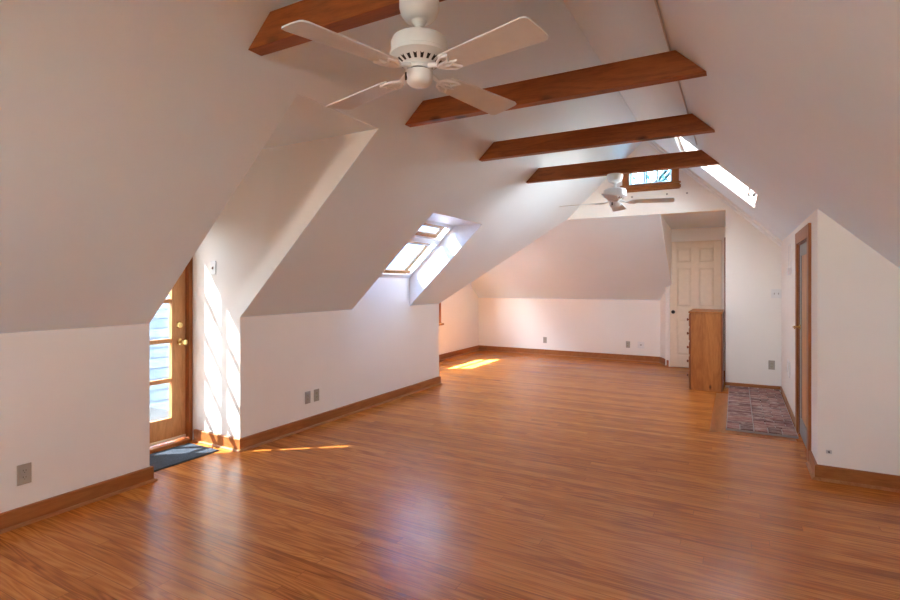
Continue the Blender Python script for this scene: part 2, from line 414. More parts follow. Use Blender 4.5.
# cross wing
WY0, WY1, WZ0, WZ1 = 6.85, 8.09, .72, 1.42      # wing window opening
mb = MB()
mb.prism([(XW, YE, 0), (XW, YB, 0), (XW, YB, WZ0), (XW, YE, WZ0)], (-T, 0, 0))
mb.prism([(XW, YE, WZ0), (XW, WY0, WZ0), (XW, WY0, WZ1), (XW, YE+(WZ1-ZK)/(ZG-ZK)*(YG-YE), WZ1), (XW, YE, ZK)], (-T, 0, 0))
mb.prism([(XW, WY1, WZ0), (XW, YB, WZ0), (XW, YB, ZKB), (XW, YB-(WZ1-ZKB)/(ZG-ZKB)*(YB-YG), WZ1), (XW, WY1, WZ1)], (-T, 0, 0))
mb.prism([(XW, YE+(WZ1-ZK)/(ZG-ZK)*(YG-YE), WZ1), (XW, YB-(WZ1-ZKB)/(ZG-ZKB)*(YB-YG), WZ1), (XW, YG, ZG)], (-T, 0, 0))
struct(mb.build('wall_wing_left', M['wall']), 'white end wall of the far cross wing, partly hidden by the knee wall', 'wall')
mb = MB(); mb.box(XW, YE-T, 0, XL-T-.001, YE-.001, ZK)
struct(mb.build('wall_wing_near', M['wall']), 'white return wall of the cross wing behind the knee wall end', 'wall')
mb = MB(); mb.prism([(XW-T, YB, 0), (-1.175, YB, 0), (-1.175, YB, ZKB), (XW-T, YB, ZKB)], (0, T, 0))
struct(mb.build('wall_back', M['wall']), 'low white back wall of the cross wing with three outlets', 'wall')
mb = MB(); mb.prism([(-1.175, YB, 0), (-1.0, 9.42, 0), (-1.0, 9.42, zfar(9.42)), (-1.175, YB, ZKB)], (.13, .06, 0))
struct(mb.build('wall_back_return', M['wall']), 'narrow angled white wall beside the cream panel door', 'wall')
fn = Vector((0, ZG-ZKB, YB-YG)).normalized()*T; nn = Vector((0, -(ZG-ZK), YG-YE)).normalized()*T
mb = MB()
mb.prism([(XW-T, YG, ZG), (XA0, YG, ZG), (XA0, YA+.1, zfar(YA+.1)), (-1.0, YB, ZKB), (XW-T, YB, ZKB)], fn)
mb.prism([(XW-T, YE, ZK), (XL, YE, ZK), (xl(ZG), YG, ZG), (XW-T, YG, ZG)], nn)
struct(mb.build('ceiling_wing', M['slope']), 'warm lit sloping ceiling of the far cross wing', 'ceiling')
# alcove
mb = MB(); mb.prism([(XA0+.002, YG+.121, ZG), (XA0+.002, YA+.1, ZA), (XA0+.002, YA+.1, zfar(YA+.1)+.002), (XA0+.002, YG+.121, zfar(YG+.121)+.002)], (-.06, 0, 0))
struct(mb.build('wall_alcove_left', M['wall']), 'white triangular wall left of the cream door alcove', 'wall')
mb = MB(); mb.box(XA1, YG+.12, 0, XA1+.12, YA+.1, ZG)
struct(mb.build('wall_alcove_right', M['wall']), 'white side wall of the alcove behind the pine dresser', 'wall')
mb = MB(); mb.prism([(XA0-.06, YG+.12, ZG), (XA0-.06, YA+.12, ZA), (XA1+.12, YA+.12, ZA), (XA1+.12, YG+.12, ZG)], (0, 0, .12))
struct(mb.build('ceiling_alcove', M['slope']), 'flat white ceiling over the cream door alcove', 'ceiling')
mb = MB(); mb.box(XA0-.06, YA, 2.10, XA1, YA+.12, ZA+.02); mb.box(XA0-.1, YA+.06, 0, XA1+.1, YA+.12, 2.12); mb.box(XA1-.075, YA, 0, XA1, YA+.12, 2.10); mb.box(-1.0, YA+.045, 0, -.972, YA+.12, 1.36)  # includes an unseen slab behind the door leaf, added to stop light leaks
struct(mb.build('wall_alcove_back', M['wall']), 'white wall above the cream six panel door', 'wall')

# closet walls on the right, knee wall and rear gable (behind the camera)
DY0, DY1, DZ = 4.98, 5.80, 1.765
mb = MB()
mb.prism([(XQ, YQ, 0), (XQ, DY0, 0), (XQ, DY0, DZ), (XQ, DY1, DZ), (XQ, DY1, 0), (XQ, YG+.12, 0), (XQ, YG+.12, zr(XQ)), (XQ, YQ, zr(XQ))], (.11, 0, 0))
struct(mb.build('wall_closet_side', M['wall']), 'white side wall holding the narrow wooden door on the right', 'wall')
mb = MB(); mb.prism([(XQ+.11, YQ, 0), (XRK+.02, YQ, 0), (XRK+.02, YQ, zr(XRK+.02)), (XQ+.11, YQ, zr(XQ+.11))], (0, .11, 0))
mb.prism([(XQ, YQ-.0005, 0), (XQ+.11, YQ-.0005, 0), (XQ+.11, YQ-.0005, zr(XQ+.11)), (XQ, YQ-.0005, zr(XQ))], (0, .0005, 0))
struct(mb.build('wall_right_front', M['wall']), 'beige shaded wall facing the camera at the right edge', 'wall')
mb = MB(); mb.box(XRK, YN, 0, XRK+T, YG+.12, zr(XRK))
mb.prism([(XQ+.11, YG, 0), (XRK, YG, 0), (XRK, YG, zr(XRK)), (XQ+.11, YG, zr(XQ+.11))], (0, .12, 0))
struct(mb.build('wall_right', M['wall']), 'low white knee wall beside the camera on the right', 'wall')
mb = MB()
RW = [(-1.42, -.84)]; RZ0, RZ1 = 1.78, 2.54  # opening for the added rear window
mb.box(XL-T, YN-T, 0, XRK+T, YN, ZK)
for z0, z1, c0, c1 in ((ZK, RZ0, None, None), (RZ0, RZ1, RW[0][0], RW[0][1]), ):
    if c0 is None: mb.prism([(xl(z0), YN, z0), (xr(z0), YN, z0), (xr(z1), YN, z1), (xl(z1), YN, z1)], (0, -T, 0))
    else:
        mb.prism([(xl(z0), YN, z0), (c0, YN, z0), (c0, YN, z1), (xl(z1), YN, z1)], (0, -T, 0)); mb.prism([(c1, YN, z0), (xr(z0), YN, z0), (xr(z1), YN, z1), (c1, YN, z1)], (0, -T, 0))
mb.prism([(xl(RZ1), YN, RZ1), (xr(RZ1), YN, RZ1), (XR, YN, ZR)], (0, -T, 0))
struct(mb.build('wall_rear', M['wall']), 'white rear gable wall behind the camera with one added window', 'wall')

# ------------------------------------------------------------------ baseboards
BASE = [(0, 0), (.018, 0), (.018, .098), (.012, .105), (0, .105)]
SHOE = [(.018, 0), (.036, 0), (.035, .008), (.029, .015), (.018, .018)]
def baseboard(name, path, side, label, m='trim'):
    o = MB().sweep(path, BASE, side).build(name, M[m])
    MB().sweep(path, SHOE, side).build('shoe_moulding', M['shoe'], o)
    return struct(o, label, 'baseboard')
baseboard('baseboard_left', [(XL, YN), (XL, YD1), (XD+.12, YD1)], -1, 'dark honey baseboard along the near left knee wall')
baseboard('baseboard_left_far', [(XD+.085, YD2), (XL, YD2), (XL, YE), (XW, YE)], -1, 'honey baseboard from the sunlit dormer cheek along the far knee wall')
baseboard('baseboard_back', [(XW, YE), (XW, YB), (-1.175, YB), (-1.0, 9.42)], -1, 'honey baseboard around the far cross wing')
baseboard('baseboard_right', [(XQ, DY0-.11), (XQ, YQ-.0005), (XRK, YQ-.0005), (XRK, YN)], -1, 'honey baseboard under the shaded wall at the right edge', 'trimx')
LOW = [(0, .028), (.014, .028), (.014, .066), (.008, .072), (0, .072)]
o = MB().sweep([(XA1-.0, YG), (XQ, YG), (XQ, DY1+.115)], LOW, -1).build('baseboard_hearth', M['trimx'])
struct(o, 'slim honey trim along the walls above the brick hearth', 'baseboard')

# ------------------------------------------------------------------ door_1: glazed fir door in the dormer
d1 = thing('door_1', 'fir door with ten glass panes leading outside from the dormer', 'door', (XD, YD1, 0), 0, None, 'structure')
w = YD2-YD1
mb = MB()
for y0, y1 in ((0, .036), (w-.036, w)): mb.box(-.15, y0, 0, .045, y1, 2.09)
mb.box(-.15, .036, 2.05, .045, w-.036, 2.09)
mb.build('jamb', M['trimz'], d1, bevel=.003)
mb = MB(); mb.box(-.15, .036, 0, .075, w-.036, .026); mb.build('threshold', M['trim'], d1, bevel=.006)
DL0, DL1, DZ0, DZ1 = .039, w-.039, .035, 2.045
SW, MUN = .128, .036
PZ0, PZ1 = .232, 1.915
pw = (DL1-DL0-2*SW-MUN)/2; ph = (PZ1-PZ0-4*MUN)/5
mb = MB()
mb.box(-.045, DL0, DZ0, 0, DL0+SW, DZ1); mb.box(-.045, DL1-SW, DZ0, 0, DL1, DZ1)
mb.box(-.045, DL0+SW, DZ0, 0, DL1-SW, PZ0); mb.box(-.045, DL0+SW, PZ1, 0, DL1-SW, DZ1)
mb.build('door_leaf', M['doorwood'], d1, bevel=.003)
mb = MB()
mb.box(-.042, DL0+SW+pw, PZ0, -.004, DL0+SW+pw+MUN, PZ1)
for k in range(4):
    z = PZ0+ph*(k+1)+MUN*k; mb.box(-.041, DL0+SW, z, -.005, DL1-SW, z+MUN)
mb.build('muntins', M['doorwood'], d1, bevel=.003)
mb = MB(); mb.box(-.026, DL0+SW, PZ0, -.022, DL1-SW, PZ1); mb.build('glass_panes', M['lowe'], d1)
mb = MB(); mb.box(-.003, DL0+.004, .036, .010, DL1-.004, .058); mb.build('weatherstrip', M['cream'], d1)
RXm = Matrix.Rotation(PI/2, 4, 'Y')
yk = 2.857-YD1
mb = MB().lathe([(0, 0), (.029, 0), (.029, .006), (.014, .012), (.011, .035), (.016, .042), (.027, .052), (.029, .064), (.022, .076), (0, .081)], 24, Matrix.Translation((0, yk, .885)) @ RXm)
mb.build('door_knob', M['brass'], d1, smooth=True)['label'] = 'round polished brass knob'
mb = MB().lathe([(0, 0), (.031, 0), (.031, .008), (.024, .016), (.012, .018), (.012, .022), (0, .022)], 24, Matrix.Translation((0, yk-.01, 1.033)) @ RXm)
mb.build('deadbolt', M['brass'], d1, smooth=True)['label'] = 'round brass deadbolt'

# ------------------------------------------------------------------ window_1: left skylight
def oriented(org, ux, uy):
    ux = Vector(ux).normalized(); uy = Vector(uy).normalized(); uz = ux.cross(uy)
    m = Matrix((ux, uy, uz)).transposed().to_4x4(); m.translation = Vector(org); return m
def window_frame_mesh(mb, x0, y0, x1, y1, wd, z0, z1):
    mb.box(x0, y0, z0, x1, y0+wd, z1); mb.box(x0, y1-wd, z0, x1, y1, z1)
    mb.box(x0, y0+wd, z0, x0+wd, y1-wd, z1); mb.box(x1-wd, y0+wd, z0, x1, y1-wd, z1)
BG = .14
w1 = thing('window_1', 'left skylight with white frame and pine sash in the left slope', 'window', (XL, YS1, ZS0), 0, None, 'structure')
# well: reveals between the slope and the sash
xt = XL+(ZS1-ZS0)/SL
mb = MB()
quad = lambda y: [(-.003, y, ZK-ZS0), (-.003, y, 0), (-.16, y, .0), (xt-XL-.1, y, ZS1-ZS0+.07), (xt-XL+.06, y, ZS1-ZS0), (xl(ZS1)-XL-.003, y, ZS1-ZS0)]
mb.prism([(q[0], 0, q[2]) for q in quad(0)], (0, -.03, 0)); mb.prism([(q[0], YS2-YS1, q[2]) for q in quad(0)], (0, .03, 0))
mb.box(xt-XL, 0, ZS1-ZS0, xl(ZS1)-XL-.003, YS2-YS1, ZS1-ZS0+.03)
mb.build('reveal', M['trimwhite'], w1)
OM = oriented((0, 0, 0), (1, 0, SL), (0, 1, 0))
Ls = (ZS1-ZS0)/SL*math.sqrt(1+SL*SL); Ws = YS2-YS1
OM = Matrix.Translation((0, 0, 0)) @ OM
mb = MB(); window_frame_mesh(mb, -.02, -.03, Ls+.03, Ws+.03, .075, 0, .07); mb.box(Ls*.655, .045, -.015, Ls*.655+.075, Ws-.045, .06)
mb.xform(OM).build('frame', M['trimwhite'], w1, bevel=.003)
mb = MB(); window_frame_mesh(mb, .06, .05, Ls*.655-.002, Ws-BG, .05, .012, .055); window_frame_mesh(mb, Ls*.655+.078, .05, Ls-.045, Ws-BG, .05, .012, .055)
mb.box(.056, Ws-BG, .03, .10, Ws-.046, .05); mb.box(Ls-.085, Ws-BG, .03, Ls-.041, Ws-.046, .05)
mb.xform(OM).build('sash', M['sash'], w1, bevel=.003)
mb = MB(); mb.box(.05, .05, .060, Ls-.04, Ws-.05, .064); mb.xform(OM).build('glass', M['skyglass'], w1)
mb = MB()
for xa, xb in ((.10, Ls*.655-.05), (Ls*.655+.125, Ls-.09)):
    n = int((xb-xa)/.022); 
    for k in range(n):
        q0 = xa+(xb-xa)*k/n; q1 = xa+(xb-xa)*(k+1)/n; h0, h1 = (.044, .038) if k % 2 else (.038, .044)
        mb.prism([(q0, .095, h0), (q1, .095, h1), (q1, .095, h1+.002), (q0, .095, h0+.002)], (0, Ws-BG-.14, 0))
mb.xform(OM).build('pleated_blind', M['blind'], w1)
mb = MB(); mb.tube([(Ls*.64, .10, -.03), (Ls*.64, Ws-.10, -.03)], .010, 10)
for y in (.2, Ws-.2): mb.box(Ls*.64-.008, y-.012, -.03, Ls*.64+.008, y+.012, .012)
mb.xform(OM).build('handle_bar', M['white_plastic'], w1, smooth=True)

# ------------------------------------------------------------------ window_2: right skylight with pleated blind
w2 = thing('window_2', 'slim right skylight with a fine screen below the gable trim', 'window', (RX0, RY0, zr(RX0)), 0, None, 'structure')
OM2 = oriented((0, 0, 0), (1, 0, -SR), (0, 1, 0)); L2 = (RX1-RX0)*math.sqrt(1+SR*SR); W2 = RY1-RY0
mb = MB(); window_frame_mesh(mb, -.002, -.002, L2+.002, W2+.002, .012, .002, .21); mb.xform(OM2).build('reveal', M['trimwhite'], w2)
mb = MB(); window_frame_mesh(mb, .01, .01, L2-.01, W2-.01, .03, .035, .20); mb.xform(OM2).build('frame', M['trimwhite'], w2, bevel=.003)
mb = MB(); mb.box(.03, .03, .065, L2-.03, W2-.03, .069); mb.xform(OM2).build('glass', M['tint'], w2)
mb = MB(); n = 46
for k in range(n):
    x = .06+(L2-.22)*k/(n-1); mb.box(x-.0012, .035, .048, x+.0012, W2-.035, .0504)
mb.xform(OM2).build('screen', M['white_plastic'], w2)
mb = MB(); mb.box(L2-.15, .035, .04, L2-.125, W2-.035, .06); mb.xform(OM2).build('screen_rail', M['white_plastic'], w2, bevel=.004)
mb = MB(); mb.box(L2-.085, W2*.40, .03, L2-.055, W2*.56, .06); mb.tube([(L2-.07, W2*.48, .04), (L2-.09, W2*.48, .012), (L2-.14, W2*.48, .010)], .008, 8)
mb.xform(OM2).build('latch', M['bronze'], w2, bevel=.002)

# ------------------------------------------------------------------ window_3: gable window
w3 = thing('window_3', 'small three pane window with wood casing high in the gable', 'window', (-1.0875, YG, 2.83), 0, None, 'structure')
hw = .2975
mb = MB()
mb.box(-hw-.085, -.022, -.005, -hw+.012, 0, .235+.06); mb.box(hw-.012, -.022, -.005, hw+.085, 0, .235+.02)
mb.box(-hw+.012, -.022, .222, hw-.012, 0, .30)
mb.build('casing', M['trimz'], w3, bevel=.003)
mb = MB(); mb.box(-hw-.11, -.045, -.085, hw+.11, 0, -.055+.01); mb.box(-hw-.095, -.022, -.10, hw+.095, 0, -.005); mb.box(-hw-.11, -.055, -.022, hw+.11, .0, 0)
mb.build('sill', M['trimx'], w3, bevel=.003)
mb = MB(); mb.box(-hw, 0, 0, -hw+.012, .12, .23); mb.box(hw-.012, 0, 0, hw, .12, .23); mb.box(-hw+.012, 0, 0, hw-.012, .12, .012); mb.box(-hw+.012, 0, .218, hw-.012, .12, .23)
mb.build('jamb', M['trimwhite'], w3)
mb = MB(); window_frame_mesh(mb, -hw+.012, .012, hw-.012, .218, .026, -.10, -.07)
for k in (1, 2):
    x = -hw+.034+(2*hw-.068)*k/3; mb.box(x-.013, .034, -.098, x+.013, .196, -.072)
mb.xform(Matrix.Rotation(PI/2, 4, 'X')).build('sash', M['trimwhite'], w3, bevel=.002)
mb = MB(); mb.box(-hw+.03, .083, .03, hw-.03, .086, .2); mb.build('glass', M['blueglass'], w3)

# ------------------------------------------------------------------ window_4: wing window, only its casing end shows past the knee wall
w4 = thing('window_4', 'wood cased window of the far wing, almost hidden by the knee wall end', 'window', (XW, (WY0+WY1)/2, WZ0), 0, None, 'structure')
hy, hz = (WY1-WY0)/2, WZ1-WZ0
mb = MB(); mb.box(0, hy, -.05, .022, hy+.10, hz+.08); mb.box(0, -hy-.10, -.05, .022, -hy, hz+.08); mb.box(0, -hy, hz, .022, hy, hz+.08)
mb.build('casing', M['trimz'], w4, bevel=.003)
mb = MB(); mb.box(0, -hy-.12, -.075, .075, hy+.12, -.045); mb.box(-.14, -hy, -.045, .02, hy, 0); mb.build('sill', M['trim'], w4, bevel=.004)
mb = MB()
mb.box(-.10, -hy, 0, -.06, -hy+.04, hz); mb.box(-.10, hy-.04, 0, -.06, hy, hz); mb.box(-.10, -hy+.04, 0, -.06, hy-.04, .04); mb.box(-.10, -hy+.04, hz-.04, -.06, hy-.04, hz); mb.box(-.095, -hy+.04, hz*.5-.02, -.065, hy-.04, hz*.5+.02)
mb.build('sash', M['trimwhite'], w4, bevel=.002)
mb = MB(); mb.box(-.082, -hy+.03, .03, -.079, hy-.03, hz-.03); mb.build('glass', M['tint2'], w4)

# unseen window added in the rear gable to light the near end
for i, (x0, x1) in enumerate(RW):
    wr = thing('window_%d' % (5+i), 'added rear gable window, unseen behind the camera, for more daylight', 'window', ((x0+x1)/2, YN, RZ0), 0, None, 'structure')
    h = (x1-x0)/2
    mb = MB(); mb.box(-h-.09, 0, -.1, -h, .02, .85); mb.box(h, 0, -.1, h+.09, .02, .85); mb.box(-h, 0, .76, h, .02, .85); mb.box(-h, 0, -.1, h, .02, 0); mb.build('casing', M['trimz'], wr, bevel=.003)
    mb = MB(); window_frame_mesh(mb, -h, 0, h, .76, .04, .08, .11); mb.box(-h+.04, .36, .08, h-.04, .40, .11); mb.xform(Matrix.Rotation(PI/2, 4, 'X')).build('sash', M['trimwhite'], wr, bevel=.002)
    mb = MB(); mb.box(-h+.03, -.097, .03, h-.03, -.094, .73); mb.build('glass', M['glass'], wr)

# unseen roof light added behind the camera to brighten the near end
for (x0, x1, y0, y1) in ADDED_SKY:
    wr = thing('window_6', 'added roof light in the right slope, unseen behind the camera, for more daylight', 'window', (x0, y0, zr(x0)), 0, None, 'structure')
    L3 = (x1-x0)*math.sqrt(1+SR*SR); W3 = y1-y0
    mb = MB(); window_frame_mesh(mb, -.002, -.002, L3+.002, W3+.002, .05, .002, .20); mb.xform(OM2).build('frame', M['trimwhite'], wr, bevel=.003)
    mb = MB(); mb.box(.04, .04, .14, L3-.04, W3-.04, .144); mb.xform(OM2).build('glass', M['glass'], wr)

# ------------------------------------------------------------------ door_2: cream six panel door
d2 = thing('door_2', 'cream painted six panel door in the alcove behind the pine dresser', 'door', (-.975, YA, 0), 0, None, 'structure')
DW, DH = .765, 2.095
rows = [(.21, .80), (1.02, 1.655), (1.745, 1.985)]
cols = [(.105, .325), (.435, .655)]
mb = MB(); ys0, ys1 = -.0, .04
xs = [0, cols[0][0], cols[0][1], cols[1][0], cols[1][1], DW]
mb.box(xs[0], ys0, .012, xs[1], ys1, DH); mb.box(xs[2], ys0, .012, xs[3], ys1, DH); mb.box(xs[4], ys0, .012, xs[5], ys1, DH)
zz = [.012]+[v for r in rows for v in r]+[DH]
for cx0, cx1 in cols:
    for k in range(0, 8, 2): mb.box(cx0, ys0, zz[k], cx1, ys1, zz[k+1])
mb.build('door_leaf', M['cream'], d2, bevel=.004)
for cx0, cx1 in cols:
    for z0, z1 in rows:
        mb = MB(); e = .03
        mb.frustum([(cx0, .016, z0), (cx1, .016, z0), (cx1, .016, z1), (cx0, .016, z1)], [(cx0+e, .004, z0+e), (cx1-e, .004, z0+e), (cx1-e, .004, z1-e), (cx0+e, .004, z1-e)])
        mb.box(cx0, .016, z0, cx1, .03, z1)
        mb.build('panel', M['cream'], d2)
mb = MB().lathe([(0, 0), (.026, 0), (.026, .005), (.011, .01), (.010, .03), (.022, .038), (.030, .05), (.026, .064), (0, .07)], 24, Matrix.Translation((.052, 0, .925)) @ Matrix.Rotation(PI/2, 4, 'X'))
mb.build('door_knob', M['bronze'], d2, smooth=True)['label'] = 'dark round knob'
# casing of a second opening on the alcove's right wall: only its dark edge shows above the dresser
mb = MB(); mb.box(XA1-.022, 9.02, 0, XA1, 9.12, 2.06); mb.box(XA1-.022, 8.42, 0, XA1, 8.52, 2.06); mb.box(XA1-.022, 8.52, 1.96, XA1, 9.02, 2.06)
struct(mb.build('trim_2', M['redcasing'], bevel=.003), 'dark red door casing on the alcove side wall above the dresser', 'trim')

# ------------------------------------------------------------------ door_3: short door in the closet side wall
d3 = thing('door_3', 'short wood panelled door with grey frame in the right side wall', 'door', (XQ, DY0, 0), 0, None, 'structure')
dw = DY1-DY0
mb = MB()
mb.box(-.02, -.11, 0, 0, 0, DZ+.105); mb.box(-.02, dw, 0, 0, dw+.11, DZ+.105); mb.box(-.02, 0, DZ, 0, dw, DZ+.105)
mb.build('casing', M['trimz'], d3, bevel=.003)
mb = MB(); mb.box(-.0, 0, 0, .11, .012, DZ); mb.box(0, dw-.012, 0, .11, dw, DZ); mb.box(0, .012, DZ-.012, .11, dw-.012, DZ); mb.build('jamb', M['redcasing'], d3)
mb = MB(); a, b_ = .014, dw-.014
mb.box(.006, a, .01, .04, a+.10, DZ-.014); mb.box(.006, b_-.10, .01, .04, b_, DZ-.014)
mb.box(.006, a+.10, .01, .04, b_-.10, .17); mb.box(.006, a+.10, DZ-.114, .04, b_-.10, DZ-.014)
mb.build('door_leaf', M['greydoor'], d3, bevel=.002)
mb = MB(); mb.box(.014, a+.10, .17, .032, b_-.10, DZ-.114); mb.build('panel', M['doorwood'], d3)['label'] = 'honey wood centre panel'
mb = MB().lathe([(0, 0), (.024, 0), (.024, .008), (.009, .012), (.009, .05), (0, .05)], 16, Matrix.Translation((.006, b_-.06, 1.0)) @ Matrix.Rotation(-PI/2, 4, 'Y'))
mb.tube([(-.042, b_-.06, 1.0), (-.05, b_-.09, 1.0), (-.046, b_-.16, .992)], [.009, .008, .006], 10)
mb.build('lever_handle', M['brass'], d3, smooth=True)['label'] = 'brass lever handle'

# ------------------------------------------------------------------ tie beams
ZB, HB = 2.560, .151
BEAMS = [(1.769, .085, 'stained tie beam nearest the camera, behind the near white fan', 0),
         (3.160, .075, 'second stained tie beam from the camera, just beyond the near fan', .9),
         (4.400, .075, 'third stained tie beam from the camera, without a fan', 2.1),
         (5.640, .075, 'farthest stained tie beam, with the far white fan below it', 3.7)]
for y, th, lab, sh in BEAMS:
    e = .0015
    lo = [(xl(ZB)+e, 0, ZB), (xr(ZB)-e, 0, ZB), (xr(ZB+HB)-e, 0, ZB+HB), (xl(ZB+HB)+e, 0, ZB+HB)]
    mb = MB(); mb.prism([(p[0]-sh, p[1], p[2]) for p in lo], (0, th, 0))
    o = mb.build('ceiling_beam', M['beam'], bevel=.003); o.location = (sh, y, 0)
    tag(o, lab, 'beam', 'stained tie beams across the attic')
# cable along the right slope over the beam tops
zc = ZB+HB+.022; mb = MB()
pts = [(xr(zc)-.012, YN+.02+.3*k, zc) for k in range(28)]
mb.tube(pts, .0055, 8)
tag(mb.build('ceiling_cable', M['greycable'], smooth=True), 'thin grey cable running along the right slope above the beam ends', 'cable')

# ------------------------------------------------------------------ ceiling fans
def make_fan(label, loc, rz):
    f = thing('ceiling_fan', label, 'fan', loc, rz, 'white four blade ceiling fans')
    MB().lathe([(0, .30), (.078, .30), (.082, .295), (.082, .268), (.075, .238), (.060, .220), (.045, .214), (0, .214)][::-1], 36).build('canopy', M['fan'], f, smooth=True)
    MB().lathe([(0, .154), (.022, .154), (.015, .172), (.014, .190), (.026, .204), (.034, .217), (0, .220)], 24).build('hanger_ball', M['fan'], f, smooth=True)
    MB().lathe([(0, .026), (.062, .026), (.066, .030), (.114, .062), (.121, .066), (.122, .078), (.117, .082), (.117, .120), (.110, .136), (.085, .148), (.030, .155), (0, .156)], 48).build('motor_housing', M['fan'], f, smooth=True)
    cn = Vector((.032, 0, -.044)).normalized()
    for k in range(20):
        mt = Matrix.Rotation(2*PI*k/20, 4, 'Z')
        A = Vector((.0735, 0, .0355)); Bq = Vector((.104, 0, .0576)); W1 = Vector((0, .0048, 0)); W2_ = Vector((0, .0085, 0))
        mb = MB(); mb.frustum([A-W1+cn*.0012, A+W1+cn*.0012, Bq+W2_+cn*.0012, Bq-W2_+cn*.0012], [A-W1-cn*.003, A+W1-cn*.003, Bq+W2_-cn*.003, Bq-W2_-cn*.003])
        mb.xform(mt).build('vent_slot', M['black'], f)
    MB().lathe([(0, .012), (.054, .012), (.056, .016), (.056, .026), (.060, .030), (0, .030)], 36).build('switch_collar', M['fan'], f, smooth=True)
    MB().lathe([(0, .006), (.046, .006), (.046, .013), (0, .013)], 36).build('collar_gap', M['black'], f, smooth=True)
    MB().lathe([(0, -.056), (.018, -.055), (.040, -.048), (.052, -.035), (.056, -.016), (.056, .005), (.050, .008), (0, .008)], 36).build('switch_housing', M['fan'], f, smooth=True)
    mb = MB(); mb.box(-.005, -.0605, -.034, .005, -.054, -.004); mb.xform(Matrix.Rotation(-.42, 4, 'Z')); mb.build('reverse_switch', M['black'], f)
    for k in range(4):
        mt = Matrix.Rotation(PI/2*k, 4, 'Z')
        pitch = Matrix.Rotation(math.radians(-9), 4, 'X')
        # iron: a stem and two open leaf shaped loops
        mb = MB(); mb.tube([(.050, 0, .020), (.085, 0, .012), (.115, 0, -.002)], [.010, .009, .008], 10)
        for sg in (-1, 1):
            lp_ = [(.110, sg*.004, -.003), (.132, sg*.028, -.004), (.165, sg*.046, -.005), (.196, sg*.044, -.006), (.176, sg*.016, -.006), (.140, sg*.004, -.005)]
            mb.tube(lp_, .0062, 8, closed=True)
        lp_ = [(.118, -.008, -.006), (.160, -.013, -.007), (.205, 0, -.008), (.160, .013, -.007), (.118, .008, -.006)]
        mb.tube(lp_, .005, 8, closed=True)
        mb.xform(pitch); mb.xform(mt)
        mb.build('blade_iron', M['iron'], f, smooth=True)
        mb = MB(); r0, r1 = .150, .580
        outline = [(r0, -.050), (r0+.02, -.056), (r1-.10, -.072), (r1-.022, -.076), (r1-.006, -.070), (r1, -.058), (r1+.003, 0), (r1, .058), (r1-.006, .070), (r1-.022, .076), (r1-.10, .072), (r0+.02, .056), (r0, .050)]
        mb.prism([(x, y, .0015-.02*x) for x, y in outline], (0, 0, .0065)); mb.xform(pitch); mb.xform(mt)
        mb.build('blade', M['blade'], f, bevel=.002)
    return f
FAN_Z = ZB-.30
make_fan('white ceiling fan hanging nearest the camera', (XR-.006, 1.800, FAN_Z), math.radians(-14.5))
make_fan('far white ceiling fan hanging below the gable window', (XR, 5.678, FAN_Z), math.radians(6))

# ------------------------------------------------------------------ pine dresser, hearth, mat
DRX0, DRX1, DRY0, DRY1, DRZ = -.545, -.157, 7.53, 8.36, 1.03
dr = thing('dresser', 'tall knotty pine dresser standing side on before the cream door', 'dresser', ((DRX0+DRX1)/2, (DRY0+DRY1)/2, 0))
hx, hyy = (DRX1-DRX0)/2, (DRY1-DRY0)/2
for yy in (-hyy, hyy-.02):
    mb = MB(); mb.box(-hx+.02, yy, 0, hx-.018, yy+.02, DRZ-.022); mb.build('side_panel', M['pine'], dr)
mb = MB(); mb.box(hx-.018, -hyy, 0, hx, hyy, DRZ-.022); mb.build('back_panel', M['pinedark'], dr)
mb = MB(); mb.box(-hx, -hyy, 0, -hx+.02, -hyy+.03, DRZ-.022); mb.box(-hx, hyy-.03, 0, -hx+.02, hyy, DRZ-.022)
zs = [.07+.187*k for k in range(6)]
for z in zs: mb.box(-hx, -hyy+.03, z-.012, -hx+.02, hyy-.03, z+.012)
mb.build('face_frame', M['pinedark'], dr)
mb = MB(); mb.box(-hx-.012, -hyy-.010, DRZ-.022, hx, hyy+.010, DRZ); mb.build('top', M['pine'], dr, bevel=.004)
for k in range(5):
    mb = MB(); mb.box(-hx-.010, -hyy+.034, zs[k]+.015, -hx+.30, hyy-.034, zs[k+1]-.015)
    dd = mb.build('drawer', M['pine'], dr, bevel=.003)
    for yy in (-.24, .24):
        mb = MB().lathe([(0, 0), (.010, 0), (.008, .012), (.017, .020), (.019, .028), (.012, .034), (0, .035)], 16, Matrix.Translation((-hx-.010, yy, (zs[k]+zs[k+1])/2)) @ Matrix.Rotation(-PI/2, 4, 'Y'))
        mb.build('knob', M['pinedark'], dd, smooth=True)

